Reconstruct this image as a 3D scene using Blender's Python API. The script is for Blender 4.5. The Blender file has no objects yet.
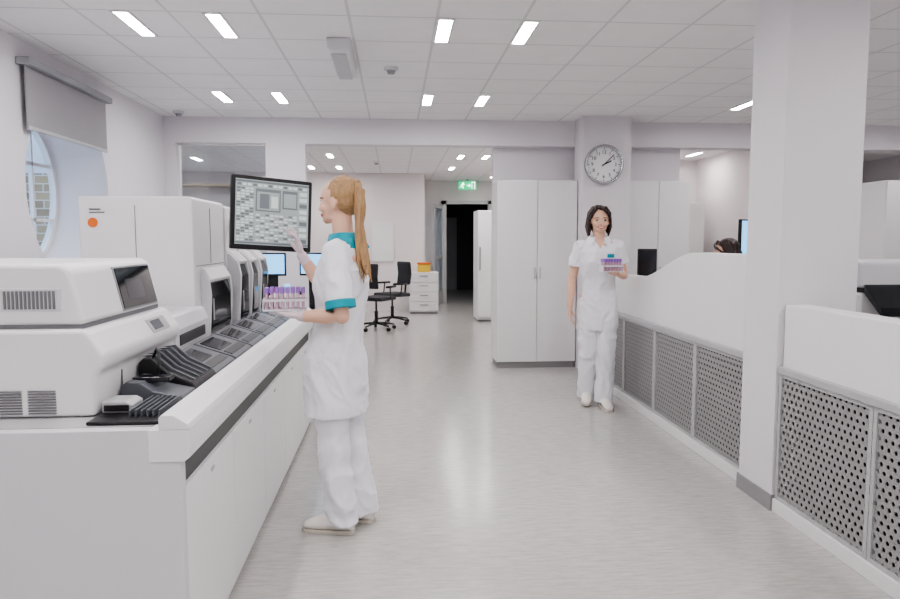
import bpy, bmesh, math, random
from mathutils import Vector, Matrix, noise
random.seed(4)
S=bpy.context.scene; COL=S.collection
HC=2.735; DK=.852
S.view_settings.look='AgX - Medium High Contrast'
# ---------------------------------------------------------------- materials
def lin(c):
    o=[]
    for v in c:
        v/=255.0
        o.append(v/12.92 if v<=.04045 else ((v+.055)/1.055)**2.4)
    return (o[0],o[1],o[2],1)
MATS={}
def mat(name,col,rough=.5,metal=0,var=.04,scale=6,bump=0,bscale=40,emis=0,stretch=None,spec=.5):
    if name in MATS: return MATS[name]
    m=bpy.data.materials.new(name); m.use_nodes=True
    nt=m.node_tree; N=nt.nodes; L=nt.links
    b=N['Principled BSDF']; c=lin(col)
    tc=N.new('ShaderNodeTexCoord'); mp=N.new('ShaderNodeMapping')
    if stretch: mp.inputs['Scale'].default_value=stretch
    L.new(tc.outputs['Object'],mp.inputs['Vector'])
    nz=N.new('ShaderNodeTexNoise'); nz.inputs['Scale'].default_value=scale; nz.inputs['Detail'].default_value=3
    L.new(mp.outputs[0],nz.inputs['Vector'])
    mx=N.new('ShaderNodeMix'); mx.data_type='RGBA'
    mx.inputs[6].default_value=tuple([v*(1-var) for v in c[:3]]+[1]); mx.inputs[7].default_value=tuple([min(1,v*(1+var)) for v in c[:3]]+[1])
    L.new(nz.outputs['Fac'],mx.inputs[0]); L.new(mx.outputs[2],b.inputs['Base Color'])
    b.inputs['Roughness'].default_value=rough; b.inputs['Metallic'].default_value=metal
    b.inputs['Specular IOR Level'].default_value=spec
    if emis:
        L.new(mx.outputs[2],b.inputs['Emission Color']); b.inputs['Emission Strength'].default_value=emis
    if bump:
        n2=N.new('ShaderNodeTexNoise'); n2.inputs['Scale'].default_value=bscale; L.new(mp.outputs[0],n2.inputs['Vector'])
        bp=N.new('ShaderNodeBump'); bp.inputs['Strength'].default_value=bump; bp.inputs['Distance'].default_value=.01
        L.new(n2.outputs['Fac'],bp.inputs['Height']); L.new(bp.outputs[0],b.inputs['Normal'])
    MATS[name]=m; return m
def mathn(nt,op,a,b=None):
    n=nt.nodes.new('ShaderNodeMath'); n.operation=op
    for i,v in enumerate((a,b)):
        if v is None: continue
        if isinstance(v,(int,float)): n.inputs[i].default_value=v
        else: nt.links.new(v,n.inputs[i])
    return n.outputs[0]
def mat_ceiling():
    m=mat('ceiling_tiles',(243,241,242),.9,bump=.15,bscale=120); nt=m.node_tree
    g=nt.nodes.new('ShaderNodeNewGeometry'); s=nt.nodes.new('ShaderNodeSeparateXYZ'); nt.links.new(g.outputs['Position'],s.inputs[0])
    T=.52
    fx=mathn(nt,'FRACT',mathn(nt,'DIVIDE',mathn(nt,'ADD',s.outputs[0],20.8+1.31),T))
    fy=mathn(nt,'FRACT',mathn(nt,'DIVIDE',mathn(nt,'ADD',s.outputs[1],20.8-4.27),T))
    ln=mathn(nt,'MAXIMUM',mathn(nt,'LESS_THAN',fx,.035),mathn(nt,'LESS_THAN',fy,.035))
    b=nt.nodes['Principled BSDF']; src=b.inputs['Base Color'].links[0].from_socket
    mx=nt.nodes.new('ShaderNodeMix'); mx.data_type='RGBA'; nt.links.new(ln,mx.inputs[0]); nt.links.new(src,mx.inputs[6])
    mx.inputs[7].default_value=lin((218,216,219)); nt.links.new(mx.outputs[2],b.inputs['Base Color'])
    return m
def mat_floor():
    m=bpy.data.materials.new('grey_vinyl_floor'); m.use_nodes=True; nt=m.node_tree; N=nt.nodes; L=nt.links
    b=N['Principled BSDF']; g=N.new('ShaderNodeNewGeometry')
    mp=N.new('ShaderNodeMapping'); mp.inputs['Scale'].default_value=(1.6,11,1); L.new(g.outputs['Position'],mp.inputs['Vector'])
    n=N.new('ShaderNodeTexNoise'); n.inputs['Scale'].default_value=5; n.inputs['Detail'].default_value=9; n.inputs['Roughness'].default_value=.78; L.new(mp.outputs[0],n.inputs['Vector'])
    cr=N.new('ShaderNodeValToRGB'); cr.color_ramp.elements[0].position=.3; cr.color_ramp.elements[0].color=lin((168,166,163))
    cr.color_ramp.elements[1].position=.7; cr.color_ramp.elements[1].color=lin((206,204,201))
    L.new(n.outputs['Fac'],cr.inputs[0]); L.new(cr.outputs[0],b.inputs['Base Color'])
    b.inputs['Roughness'].default_value=.2; b.inputs['Specular IOR Level'].default_value=.5
    return m
def mat_perf():
    m=mat('perforated_grey_metal',(158,157,158),.5,metal=.1); nt=m.node_tree
    tc=nt.nodes.new('ShaderNodeNewGeometry'); s=nt.nodes.new('ShaderNodeSeparateXYZ'); nt.links.new(tc.outputs['Position'],s.inputs[0])
    p=.040; q=p*.866
    v=mathn(nt,'DIVIDE',s.outputs[2],q)
    row=mathn(nt,'MULTIPLY',mathn(nt,'FLOOR',v),.5)
    u=mathn(nt,'ADD',mathn(nt,'DIVIDE',mathn(nt,'ADD',s.outputs[1],10),p),row)
    a=mathn(nt,'SUBTRACT',mathn(nt,'FRACT',u),.5); c=mathn(nt,'MULTIPLY',mathn(nt,'SUBTRACT',mathn(nt,'FRACT',v),.5),.866)
    d=mathn(nt,'SQRT',mathn(nt,'ADD',mathn(nt,'MULTIPLY',a,a),mathn(nt,'MULTIPLY',c,c)))
    h=mathn(nt,'LESS_THAN',d,.245)
    tr=nt.nodes.new('ShaderNodeBsdfTransparent'); ms=nt.nodes.new('ShaderNodeMixShader')
    nt.links.new(h,ms.inputs[0]); nt.links.new(nt.nodes['Principled BSDF'].outputs[0],ms.inputs[1]); nt.links.new(tr.outputs[0],ms.inputs[2])
    nt.links.new(ms.outputs[0],nt.nodes['Material Output'].inputs[0]); return m
def mat_glass(name='clear_glass',tint=(240,246,250),f=.07):
    if name in MATS: return MATS[name]
    m=bpy.data.materials.new(name); m.use_nodes=True; nt=m.node_tree
    tr=nt.nodes.new('ShaderNodeBsdfTransparent'); tr.inputs[0].default_value=lin(tint)
    gl=nt.nodes.new('ShaderNodeBsdfGlossy'); gl.inputs['Roughness'].default_value=.03
    ms=nt.nodes.new('ShaderNodeMixShader'); ms.inputs[0].default_value=f
    nt.links.new(tr.outputs[0],ms.inputs[1]); nt.links.new(gl.outputs[0],ms.inputs[2]); nt.links.new(ms.outputs[0],nt.nodes['Material Output'].inputs[0])
    MATS[name]=m; return m
def mat_brick():
    m=mat('beige_brick',(180,165,145),.9); nt=m.node_tree
    br=nt.nodes.new('ShaderNodeTexBrick'); br.inputs['Scale'].default_value=3.2; br.inputs['Mortar Size'].default_value=.02
    br.inputs['Color1'].default_value=lin((176,152,118)); br.inputs['Color2'].default_value=lin((120,98,76)); br.inputs['Mortar'].default_value=lin((200,194,184))
    g=nt.nodes.new('ShaderNodeNewGeometry'); s=nt.nodes.new('ShaderNodeSeparateXYZ'); c=nt.nodes.new('ShaderNodeCombineXYZ')
    nt.links.new(g.outputs['Position'],s.inputs[0]); nt.links.new(mathn(nt,'ADD',s.outputs[1],s.outputs[0]),c.inputs[0]); nt.links.new(s.outputs[2],c.inputs[1])
    nt.links.new(c.outputs[0],br.inputs['Vector']); nt.links.new(br.outputs['Color'],nt.nodes['Principled BSDF'].inputs['Base Color']); return m
M_wall=mat('wall_paint',(227,224,229),.85,var=.015,bump=.05,bscale=200)
M_wall2=mat('wall_paint_warm',(231,225,225),.85,var=.015)
M_ceil=mat_ceiling(); M_floor=mat_floor(); M_perf=mat_perf(); M_glass=mat_glass(); M_brick=mat_brick()
M_white=mat('white_laminate',(231,229,231),.38,var=.015)
M_wplas=mat('white_plastic',(236,235,237),.35,var=.015)
M_wplas2=mat('offwhite_plastic',(216,216,220),.4,var=.015)
M_seam=mat('seam_grey',(120,120,124),.6)
M_grey=mat('mid_grey_plastic',(150,151,155),.45)
M_lgrey=mat('light_grey_metal',(186,186,188),.4,metal=.1)
M_dgrey=mat('dark_grey_plastic',(92,95,102),.35)
M_black=mat('black_plastic',(22,22,25),.35)
M_back=mat('recess_shade_grey',(58,58,62),.8)
M_bglass=mat('dark_tinted_cover',(30,32,38),.08)
M_chrome=mat('brushed_steel',(190,192,196),.25,metal=1)
M_base=mat('grey_baseboard',(150,148,150),.6)
M_blind=mat('grey_blind_fabric',(160,158,162),.9)
M_skin=mat('skin',(228,184,160),.5,var=.04)
M_glove=mat('glove',(224,206,212),.45)
M_cloth=mat('white_uniform_cotton',(238,238,244),.85,var=.02,bump=.35,bscale=12)
M_teal=mat('teal_trim',(10,150,168),.7)
M_hair1=mat('strawberry_blond_hair',(172,138,100),.5,var=.5,scale=34,stretch=(5,5,.5),bump=.6,bscale=40)
M_hair2=mat('dark_brown_hair',(50,34,32),.35,var=.3,scale=30,stretch=(5,5,.6),bump=.5,bscale=40)
M_lip=mat('lips',(200,92,92),.45); M_eye=mat('eye_dark',(45,32,30),.3); M_eyew=mat('eye_white',(235,232,230),.3); M_brow=mat('eyebrow',(90,62,50),.8)
M_shoe=mat('cream_shoe_leather',(236,232,226),.5); M_sole=mat('shoe_sole',(200,192,182),.7)
M_purple=mat('purple_tube_cap',(160,118,200),.4); M_tube=mat('blood_tube_plastic',(215,180,200),.25); M_rack=mat('white_rack_plastic',(228,226,232),.4)
M_orange=mat('orange_plastic',(232,120,50),.5); M_yellow=mat('yellow_plastic',(225,190,70),.5)
M_lamp=mat('lamp_lens',(255,251,250),.5,emis=82,var=0)
M_lamp2=mat('dim_fill_lens',(255,250,250),.5,emis=5,var=0)
M_green=mat('exit_green',(20,165,110),.4,emis=1.8); M_signw=mat('sign_white',(240,250,245),.4,emis=3)
M_scr=mat('screen_pale',(160,170,172),.3,emis=.3); M_scr2=mat('screen_grey',(116,124,128),.3,emis=.22); M_scr3=mat('screen_white',(200,208,206),.3,emis=.36); M_scrb=mat('screen_blue',(110,175,225),.3,emis=2.0)
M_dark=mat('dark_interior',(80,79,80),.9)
M_clockf=mat('clock_face',(245,246,248),.6)
M_leather=mat('black_upholstery',(38,38,43),.6)
M_wood=mat('pale_wood',(206,190,168),.5,var=.12,stretch=(1,8,1))
# ---------------------------------------------------------------- mesh helpers
OFF={}
def tag(o,label,cat,group=None):
    o['label']=label; o['category']=cat
    if group: o['group']=group
    return o
def thing(name,loc,label,cat,rz=0,world=True,group=None):
    e=bpy.data.objects.new(name,None); e.empty_display_size=.1; COL.objects.link(e); e.location=loc; e.rotation_euler[2]=rz
    OFF[e.name]=Vector(loc) if world else Vector((0,0,0)); tag(e,label,cat,group); return e
def mk(name,bm,mats,parent=None,bevel=0,smooth=False,struct=False,label=None,norm=True):
    if norm: bmesh.ops.recalc_face_normals(bm,faces=bm.faces[:])
    if parent is None:
        xs=[v.co for v in bm.verts]
        c=Vector([(min(p[i] for p in xs)+max(p[i] for p in xs))/2 for i in range(3)]); 
    else: c=OFF[parent.name]
    bmesh.ops.translate(bm,verts=bm.verts[:],vec=-c)
    me=bpy.data.meshes.new(name); bm.to_mesh(me); bm.free()
    for m in (mats if isinstance(mats,(list,tuple)) else [mats]): me.materials.append(m)
    if smooth:
        for p in me.polygons: p.use_smooth=True
    o=bpy.data.objects.new(name,me); COL.objects.link(o)
    if parent is None: o.location=c
    else: o.parent=parent
    OFF[o.name]=Vector(c)
    if bevel:
        b=o.modifiers.new('bevel','BEVEL'); b.width=bevel; b.segments=3; b.limit_method='ANGLE'
    if struct: o['kind']='structure'
    if label: o['label']=label
    return o
def nb(): return bmesh.new()
def bx(bm,x0,x1,y0,y1,z0,z1,mi=0):
    vs=[bm.verts.new((x,y,z)) for x in (x0,x1) for y in (y0,y1) for z in (z0,z1)]
    for f in ((0,1,3,2),(4,6,7,5),(0,4,5,1),(2,3,7,6),(0,2,6,4),(1,5,7,3)):
        fc=bm.faces.new([vs[i] for i in f]); fc.material_index=mi
    return bm
def box(name,x0,x1,y0,y1,z0,z1,m,parent=None,bevel=0,struct=False,label=None):
    return mk(name,bx(nb(),x0,x1,y0,y1,z0,z1),m,parent,bevel,struct=struct,label=label)
def prism(bm,poly,axis,a0,a1,mi=0):
    def P(p,a):
        return {'y':(p[0],a,p[1]),'x':(a,p[0],p[1]),'z':(p[0],p[1],a)}[axis]
    A=[bm.verts.new(P(p,a0)) for p in poly]; B=[bm.verts.new(P(p,a1)) for p in poly]
    n=len(poly); fs=[bm.faces.new(A),bm.faces.new(B[::-1])]
    for i in range(n): fs.append(bm.faces.new((A[i],B[i],B[(i+1)%n],A[(i+1)%n])))
    for f in fs: f.material_index=mi
    return bm
def frame_of(d):
    d=d.normalized(); a=Vector((0,0,1)) if abs(d.z)<.9 else Vector((1,0,0))
    x=d.cross(a).normalized(); return x,d.cross(x).normalized()
def loft(bm,rings,n=20,mi=0,cap=True):
    R=[]
    for c,A,B in rings:
        R.append([bm.verts.new(c+A*math.cos(2*math.pi*i/n)+B*math.sin(2*math.pi*i/n)) for i in range(n)])
    fs=[]
    for a,b in zip(R,R[1:]):
        for i in range(n): fs.append(bm.faces.new((a[i],a[(i+1)%n],b[(i+1)%n],b[i])))
    if cap: fs.append(bm.faces.new(R[0][::-1])); fs.append(bm.faces.new(R[-1]))
    for f in fs: f.material_index=mi
def cyl(bm,p0,p1,r0,r1=None,n=20,mi=0):
    p0=Vector(p0); p1=Vector(p1); r1=r0 if r1 is None else r1
    x,y=frame_of(p1-p0); loft(bm,[(p0,x*r0,y*r0),(p1,x*r1,y*r1)],n,mi); return bm
def tube(bm,pts,rs,n=14,ball=True,mi=0):
    pts=[Vector(p) for p in pts]
    x,_=frame_of(pts[1]-pts[0]); rings=[]
    for i,p in enumerate(pts):
        d=(pts[min(i+1,len(pts)-1)]-pts[max(i-1,0)]).normalized()
        x=(x-d*x.dot(d)).normalized(); y=d.cross(x); r=rs[i] if isinstance(rs,(list,tuple)) else rs
        rings.append((p,x*r,y*r))
    loft(bm,rings,n,mi)
    if ball:
        for i in range(len(pts)):
            r=rs[i] if isinstance(rs,(list,tuple)) else rs
            ell(bm,Matrix.Identity(4),pts[i],(r,r,r),10)
    return bm
def ell(bm,M,c,r,n=20,mi=0):
    m=M@Matrix.Translation(Vector(c))@Matrix.Diagonal((r[0],r[1],r[2],1))
    bmesh.ops.create_uvsphere(bm,u_segments=n,v_segments=max(6,n//2),radius=1,matrix=m)
    return bm
def fuse(bm,vox,it=4,wr=0,wz=3,ws=9):
    bmesh.ops.recalc_face_normals(bm,faces=bm.faces[:])
    me=bpy.data.meshes.new('t'); bm.to_mesh(me); bm.free()
    ob=bpy.data.objects.new('t',me); COL.objects.link(ob)
    m=ob.modifiers.new('r','REMESH'); m.mode='VOXEL'; m.voxel_size=vox
    s=ob.modifiers.new('s','SMOOTH'); s.factor=.5; s.iterations=it
    dg=bpy.context.evaluated_depsgraph_get(); dg.update()
    me2=bpy.data.meshes.new_from_object(ob.evaluated_get(dg)); bpy.data.objects.remove(ob); bpy.data.meshes.remove(me)
    b=bmesh.new(); b.from_mesh(me2); bpy.data.meshes.remove(me2); b.normal_update()
    if wr:
        for v in b.verts:
            p=v.co; q=Vector((p.x*ws,p.y*ws,p.z*wz)); w=noise.noise(Vector((p.x*3,p.y*3,p.z*2.5+3)))*1.6
            r1=1-2.6*abs(noise.noise(q+Vector((w,-w,w)))); r2=1-2.6*abs(noise.noise(Vector((p.x*ws*1.9+w,p.y*ws*1.9,p.z*wz*2.6+7+w))))
            v.co+=v.normal*(.55*r1+.3*r2-.35)*wr
    return b
def text(parent,name,s,size,M,m,depth=.001):
    cu=bpy.data.curves.new('t','FONT'); cu.body=s; cu.size=size; cu.align_x='CENTER'; cu.align_y='CENTER'; cu.extrude=depth
    ob=bpy.data.objects.new('t',cu); COL.objects.link(ob); dg=bpy.context.evaluated_depsgraph_get(); dg.update()
    me=bpy.data.meshes.new_from_object(ob.evaluated_get(dg)); bpy.data.objects.remove(ob)
    b=nb(); b.from_mesh(me); b.transform(M); return mk(name,b,m,parent)
def copy_thing(src,loc,rz=None):
    def rec(o,par):
        c=o.copy(); COL.objects.link(c)
        if par is not None: c.parent=par
        for ch in list(o.children): rec(ch,c)
        return c
    n=rec(src,None); n.location=loc
    if rz is not None: n.rotation_euler[2]=rz
    return n
# ---------------------------------------------------------------- camera
yaw=math.atan(55/700); pit=math.atan(59.5/700)
Fc=Vector((math.sin(yaw)*math.cos(pit),math.cos(yaw)*math.cos(pit),-math.sin(pit)))
Rc=Vector((math.cos(yaw),-math.sin(yaw),0)); Uc=Rc.cross(Fc)
cd=bpy.data.cameras.new('camera'); cd.lens=28; cd.sensor_width=36; cam=bpy.data.objects.new('camera',cd); COL.objects.link(cam)
mm=Matrix((Rc,Uc,-Fc)).transposed().to_4x4(); mm.translation=(0,0,1.42); cam.matrix_world=mm; S.camera=cam
cd.clip_start=.05
# ---------------------------------------------------------------- shell
box('floor',-4.5,8,-3,20,-.1,0,M_floor,struct=True)
def wallb(name,boxes,m):
    b=nb()
    for q in boxes: bx(b,*q)
    return mk(name,b,m,struct=True)
wallb('ceiling',[(-2.87,8,-3,7.9,HC,HC+.1),(-4.2,8,7.9,20,HC,HC+.1)],M_ceil)
WL=-2.45; WO=-2.87; CY=5.60; CZ=1.80; RI=.68; RO=.60
b=nb(); HW=.9; HH=.9
for q in ((-3,CY-HW,0,HC),(CY+HW,8.0,0,HC),(CY-HW,CY+HW,0,CZ-HH),(CY-HW,CY+HW,CZ+HH,HC)): bx(b,WO,WL,*q)
V=[]; n=64
for i in range(n):
    a=2*math.pi*i/n; c,s=math.cos(a),math.sin(a); k=1/max(abs(c),abs(s))
    V.append([b.verts.new(p) for p in ((WL,CY+c*k*HW,CZ+s*k*HH),(WL,CY+RI*c,CZ+RI*s),(WO,CY+.0+RO*c,CZ+RO*s),(WO,CY+c*k*HW,CZ+s*k*HH))])
for i in range(n):
    p,q=V[i],V[(i+1)%n]
    for k in range(3): b.faces.new((p[k],p[k+1],q[k+1],q[k]))
mk('wall_left',b,M_wall,struct=True,norm=False)
b=nb()
def ring(b,x0,x1,cy,cz,r0,r1,n=48):
    V=[]
    for i in range(n):
        a=2*math.pi*i/n; c,s=math.cos(a),math.sin(a)
        V.append([b.verts.new((x,cy+r*c,cz+r*s)) for x,r in ((x0,r0),(x0,r1),(x1,r1),(x1,r0))])
    for i in range(n):
        p,q=V[i],V[(i+1)%n]
        for k in range(4): b.faces.new((p[k],q[k],q[(k+1)%4],p[(k+1)%4]))
cy0=CY
ring(b,-2.88,-2.83,cy0,CZ,.565,.61)
bx(b,-2.87,-2.84,cy0+.22-.012,cy0+.22+.012,CZ-.52,CZ+.52)
for dz in (-.22,.22): bx(b,-2.87,-2.84,cy0-.52,cy0+.52,CZ+dz-.012,CZ+dz+.012)
w1=mk('window_1',b,M_white,struct=True)
b=nb(); cyl(b,(-2.86,cy0,CZ),(-2.85,cy0,CZ),.58,.58,48); g=mk('window_pane',b,M_glass,w1)
wallb('wall_exterior',[(-6.6,-6.5,2,20,-.1,5.5),(-6.5,-3.25,7.0,7.1,-.1,2.05)],M_brick)
# roller blind
t=thing('roller_blind',(-2.40,5.5,2.16),'grey fabric roller blind half lowered over round window','blind')
box('blind_cassette',-2.45,-2.36,4.86,6.22,2.56,2.61,M_grey,t,.01)
box('blind_fabric',-2.415,-2.405,4.9,6.18,2.17,2.57,M_blind,t); box('bottom_bar',-2.42,-2.40,4.9,6.18,2.15,2.175,M_lgrey,t,.004)
# back wall with openings
wallb('wall_back',[(-2.87,8,7.8,8.0,2.46,HC),(-2.45,-2.33,7.8,8.0,0,2.46),(-2.33,-1.38,7.8,8.0,0,.95),(-1.38,-.96,7.78,8.0,0,2.46),
  (1.12,3.3,7.98,8.1,0,2.46),(6.6,8,7.8,8,0,2.46)],M_wall)
box('wall_column',2.01,2.54,7.45,7.8,0,HC,M_wall,struct=True)
box('baseboard_back',2.0,2.55,7.44,7.46,0,.08,M_base,struct=True)
b=nb(); 
for x in (-2.33,-1.40): bx(b,x,x+.02,7.86,7.92,.95,2.46)
bx(b,-2.33,-1.38,7.86,7.92,.95,.98); bx(b,-2.33,-1.38,7.86,7.92,2.44,2.46)
w2=mk('window_2',b,M_white,struct=True); box('window_pane',-2.3,-1.4,7.885,7.893,.98,2.44,M_glass,w2)
# pillar
box('wall_pillar',1.965,2.385,3.44,3.79,0,HC,M_wall,struct=True,bevel=.004)
box('baseboard_pillar',1.957,2.395,3.432,3.798,0,.085,M_base,struct=True)
# far room
wallb('wall_far',[(-4.2,.55,14.0,14.1,0,HC),(.5,.6,14.1,15.8,0,HC),(.5,1.12,15.8,15.9,0,HC),(1.12,2.1,15.8,15.9,2.25,HC),(2.1,2.5,15.8,15.9,0,HC),(2.35,2.45,8.1,15.8,0,HC)],M_wall2)
wallb('wall_far_left',[(-4.2,-4.1,8,14,0,HC),(-4.2,-2.87,7.9,8.0,0,HC)],M_wall)
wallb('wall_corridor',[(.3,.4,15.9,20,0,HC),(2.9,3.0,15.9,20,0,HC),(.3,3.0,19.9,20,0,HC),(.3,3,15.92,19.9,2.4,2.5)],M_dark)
wallb('wall_right',[(7.9,8,-3,12,0,HC)],M_wall); wallb('wall_front',[(-2.87,8,-3.1,-3,0,HC)],M_wall)
wallb('wall_right_room',[(2.45,8,11.4,11.5,0,HC),(5.0,5.1,9.4,11.4,0,HC),(3.9,4.05,10.2,11.4,0,HC)],M_wall2)
box('baseboard_left',-2.45,-2.435,-3,7.8,0,.08,M_base,struct=True)
b=nb(); bx(b,1.05,1.16,15.76,15.8,0,2.3); bx(b,2.1,2.17,15.76,15.8,0,2.3); bx(b,1.05,2.17,15.76,15.8,2.22,2.3); mk('trim_1',b,M_lgrey,struct=True)
b=nb(); bx(b,1.35,1.75,19.85,19.9,0,2.05); mk('door_2',b,M_grey,struct=True)
b=nb(); bx(b,.42,.46,16.4,17.4,.0,2.1); mk('door_3',b,M_lgrey,struct=True)
b=nb(); DM=Matrix.Translation((1.08,15.76,0))@Matrix.Rotation(-.28,4,'Z')@Matrix.Translation((-.92,-15.76,0))
for q in ((.0,.06,0,2.2),(.8,.86,0,2.2),(.06,.8,0,.3),(.06,.8,2.1,2.2),(.06,.8,1.0,1.08)): bx(b,.88,.92,14.9+q[0],14.9+q[1],q[2]+.01,q[3])
b.transform(DM); d=mk('door_1',b,M_lgrey,struct=True)
b=nb(); bx(b,.895,.905,14.95,15.72,.28,2.12); b.transform(DM); mk('window_pane',b,M_glass,d)
# ---------------------------------------------------------------- ceiling lights
lt=None
def lamp(x,y,lab='slim rectangular recessed ceiling light glowing white'):
    global lt
    if lt is None:
        lt=thing('ceiling_light',(x,y,HC),lab,'ceiling light',world=False,group='recessed ceiling lights')
        b=nb()
        for q in ((-.055,-.04,-.25,.25),(.04,.055,-.25,.25),(-.04,.04,-.25,-.235),(-.04,.04,.235,.25)): bx(b,q[0],q[1],q[2],q[3],-.008,-.0005)
        mk('frame',b,M_white,lt)
        b=nb(); v=[b.verts.new(p) for p in ((-.04,-.235,-.004),(-.04,.235,-.004),(.04,.235,-.004),(.04,-.235,-.004))]; b.faces.new(v)
        mk('lens',b,M_lamp,lt,norm=False)
    else: copy_thing(lt,(x,y,HC))
for y in (4.53,6.72,2.32,.1,-2.0):
    for x in (-1.57,-1.05,.315,.83): lamp(x,y)
for x,y in ((3.42,6.72),(2.75,4.53),(4.3,6.72),(5.6,6.72),(5.6,4.53),(2.75,2.32),(3.42,2.32),(5.6,2.32),(2.75,.1),(3.42,.1),(5.6,.1),(3.0,-2)): lamp(x,y)
for x,y in ((-1.5,11.2),(-1.0,11.2),(-1.5,13.0),(-1.0,13.0),(1.05,11.2),(1.45,11.2),(1.05,13.0),(-1.9,8.7),(-3.2,8.7),(-2.6,8.7),(-3.2,11.8),(1.3,9.0),(2.05,13.4),(2.05,11.0),(2.05,14.6),(4.6,10.6),(3.2,9.0),(6.3,9.6),(4.5,8.8)): lamp(x,y)  # includes unseen lamps added to brighten the left opening and exit niche
t=thing('corridor_fill_lamp',(1.9,17.5,2.4),'small dim fill lamp added in the corridor','ceiling light')  # added fill lamp, keeps the doorway from going solid black
b=nb(); cyl(b,(1.9,17.5,2.4),(1.9,17.5,2.36),.14,.12,24); mk('fill_lamp_shade',b,M_lamp2,t)
t=thing('ceiling_emergency_light',(-.36,5.1,HC),'long white surface-mounted emergency light housing','emergency light')
b=nb(); prism(b,[(-.44,HC-.0005),(-.43,2.66),(-.40,2.64),(-.32,2.64),(-.29,2.66),(-.28,HC-.0005)],'y',4.72,5.5); mk('housing',b,M_wplas2,t,.01)
box('diffuser',-.41,-.31,4.76,5.46,2.628,2.642,M_lgrey,t,.004)
for (x,y) in ((-.02,5.5),(-2.2,7.5),(-.3,12)):
    o=thing('smoke_detector',(x,y,HC),'small round white smoke detector on ceiling tile','smoke detector')
    b=nb(); cyl(b,(x,y,HC),(x,y,HC-.025),.055,.05,24); mk('base',b,M_wplas2,o); b=nb(); cyl(b,(x,y,HC-.025),(x,y,HC-.05),.035,.025,24); mk('sensor',b,M_grey,o)
# exit sign
t=thing('exit_sign',(1.6,15.3,2.5),'green illuminated emergency exit sign with running figure','exit sign')
EX=Matrix.Translation((1.58,15.3,2.6))@Matrix.Diagonal((.88,1,.9,1))@Matrix.Translation((-1.6,-15.3,-2.6))
b=nb(); bx(b,1.38,1.82,15.28,15.32,2.5,2.70); b.transform(EX); mk('panel',b,M_green,t,.004); box('bracket',1.56,1.60,15.29,15.31,2.69,HC,M_lgrey,t)
b=nb()
def stroke(b,pts,w,y,mi=0):
    for p,q in zip(pts,pts[1:]):
        d=Vector((q[0]-p[0],0,q[1]-p[1])); nrm=Vector((-d.z,0,d.x)).normalized()*w/2
        P=Vector((p[0],y,p[1])); Q=Vector((q[0],y,q[1]))
        f=b.faces.new([b.verts.new(v) for v in (P-nrm,Q-nrm,Q+nrm,P+nrm)]); f.material_index=mi
y=15.274
cyl(b,(1.50,y,2.665),(1.50,y-.002,2.665),.014,.014,12)
stroke(b,[(1.49,2.645),(1.47,2.59)],.024,y); stroke(b,[(1.47,2.59),(1.50,2.565),(1.49,2.525)],.014,y); stroke(b,[(1.47,2.59),(1.44,2.56),(1.41,2.56)],.014,y)
stroke(b,[(1.49,2.64),(1.52,2.62),(1.54,2.63)],.011,y); stroke(b,[(1.49,2.64),(1.455,2.63),(1.44,2.60)],.011,y)
stroke(b,[(1.58,2.60),(1.66,2.60)],.018,y); stroke(b,[(1.64,2.635),(1.67,2.60),(1.64,2.565)],.018,y)
stroke(b,[(1.71,2.52),(1.71,2.68),(1.78,2.68),(1.78,2.52)],.012,y)
b.transform(EX); mk('pictogram',b,M_signw,t)
# ---------------------------------------------------------------- clock
cx,cy,cz=2.235,7.45,2.225
t=thing('wall_clock',(cx,cy,cz),'round analogue wall clock with silver rim and white face','clock')
b=nb(); V=[]
for i in range(48):
    a=2*math.pi*i/48; V.append([b.verts.new((cx+r*math.cos(a),cy+yy,cz+r*math.sin(a))) for yy,r in ((0,.19),(0,.21),(-.04,.21),(-.05,.2),(-.04,.185),(-.02,.183))])
for i in range(48):
    p,q=V[i],V[(i+1)%48]
    for k in range(6): b.faces.new((p[k],q[k],q[(k+1)%6],p[(k+1)%6]))
mk('rim',b,M_chrome,t,smooth=True)
b=nb(); cyl(b,(cx,cy,cz),(cx,cy-.018,cz),.19,.19,48); mk('dial',b,M_clockf,t)
b=nb(); y=cy-.02
for i in range(60):
    a=2*math.pi*i/60; r0=.158 if i%5==0 else .168
    stroke(b,[(cx+r0*math.sin(a),cz+r0*math.cos(a)),(cx+.176*math.sin(a),cz+.176*math.cos(a))],.007 if i%5==0 else .002,y)
mk('minute_marks',b,M_black,t)
for h in range(1,13):
    a=2*math.pi*h/12; Mx=Matrix.Translation((cx+.128*math.sin(a),cy-.021,cz+.128*math.cos(a)))@Matrix.Rotation(math.pi/2,4,'X')
    text(t,'numeral',str(h),.052,Mx,M_black,.0005)
b=nb(); a=math.radians(64); stroke(b,[(cx-.02*math.sin(a),cz-.02*math.cos(a)),(cx+.09*math.sin(a),cz+.09*math.cos(a))],.013,cy-.024); mk('hour_hand',b,M_black,t)
b=nb(); a=math.radians(46); stroke(b,[(cx-.03*math.sin(a),cz-.03*math.cos(a)),(cx+.15*math.sin(a),cz+.15*math.cos(a))],.009,cy-.027); mk('minute_hand',b,M_black,t)
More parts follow.
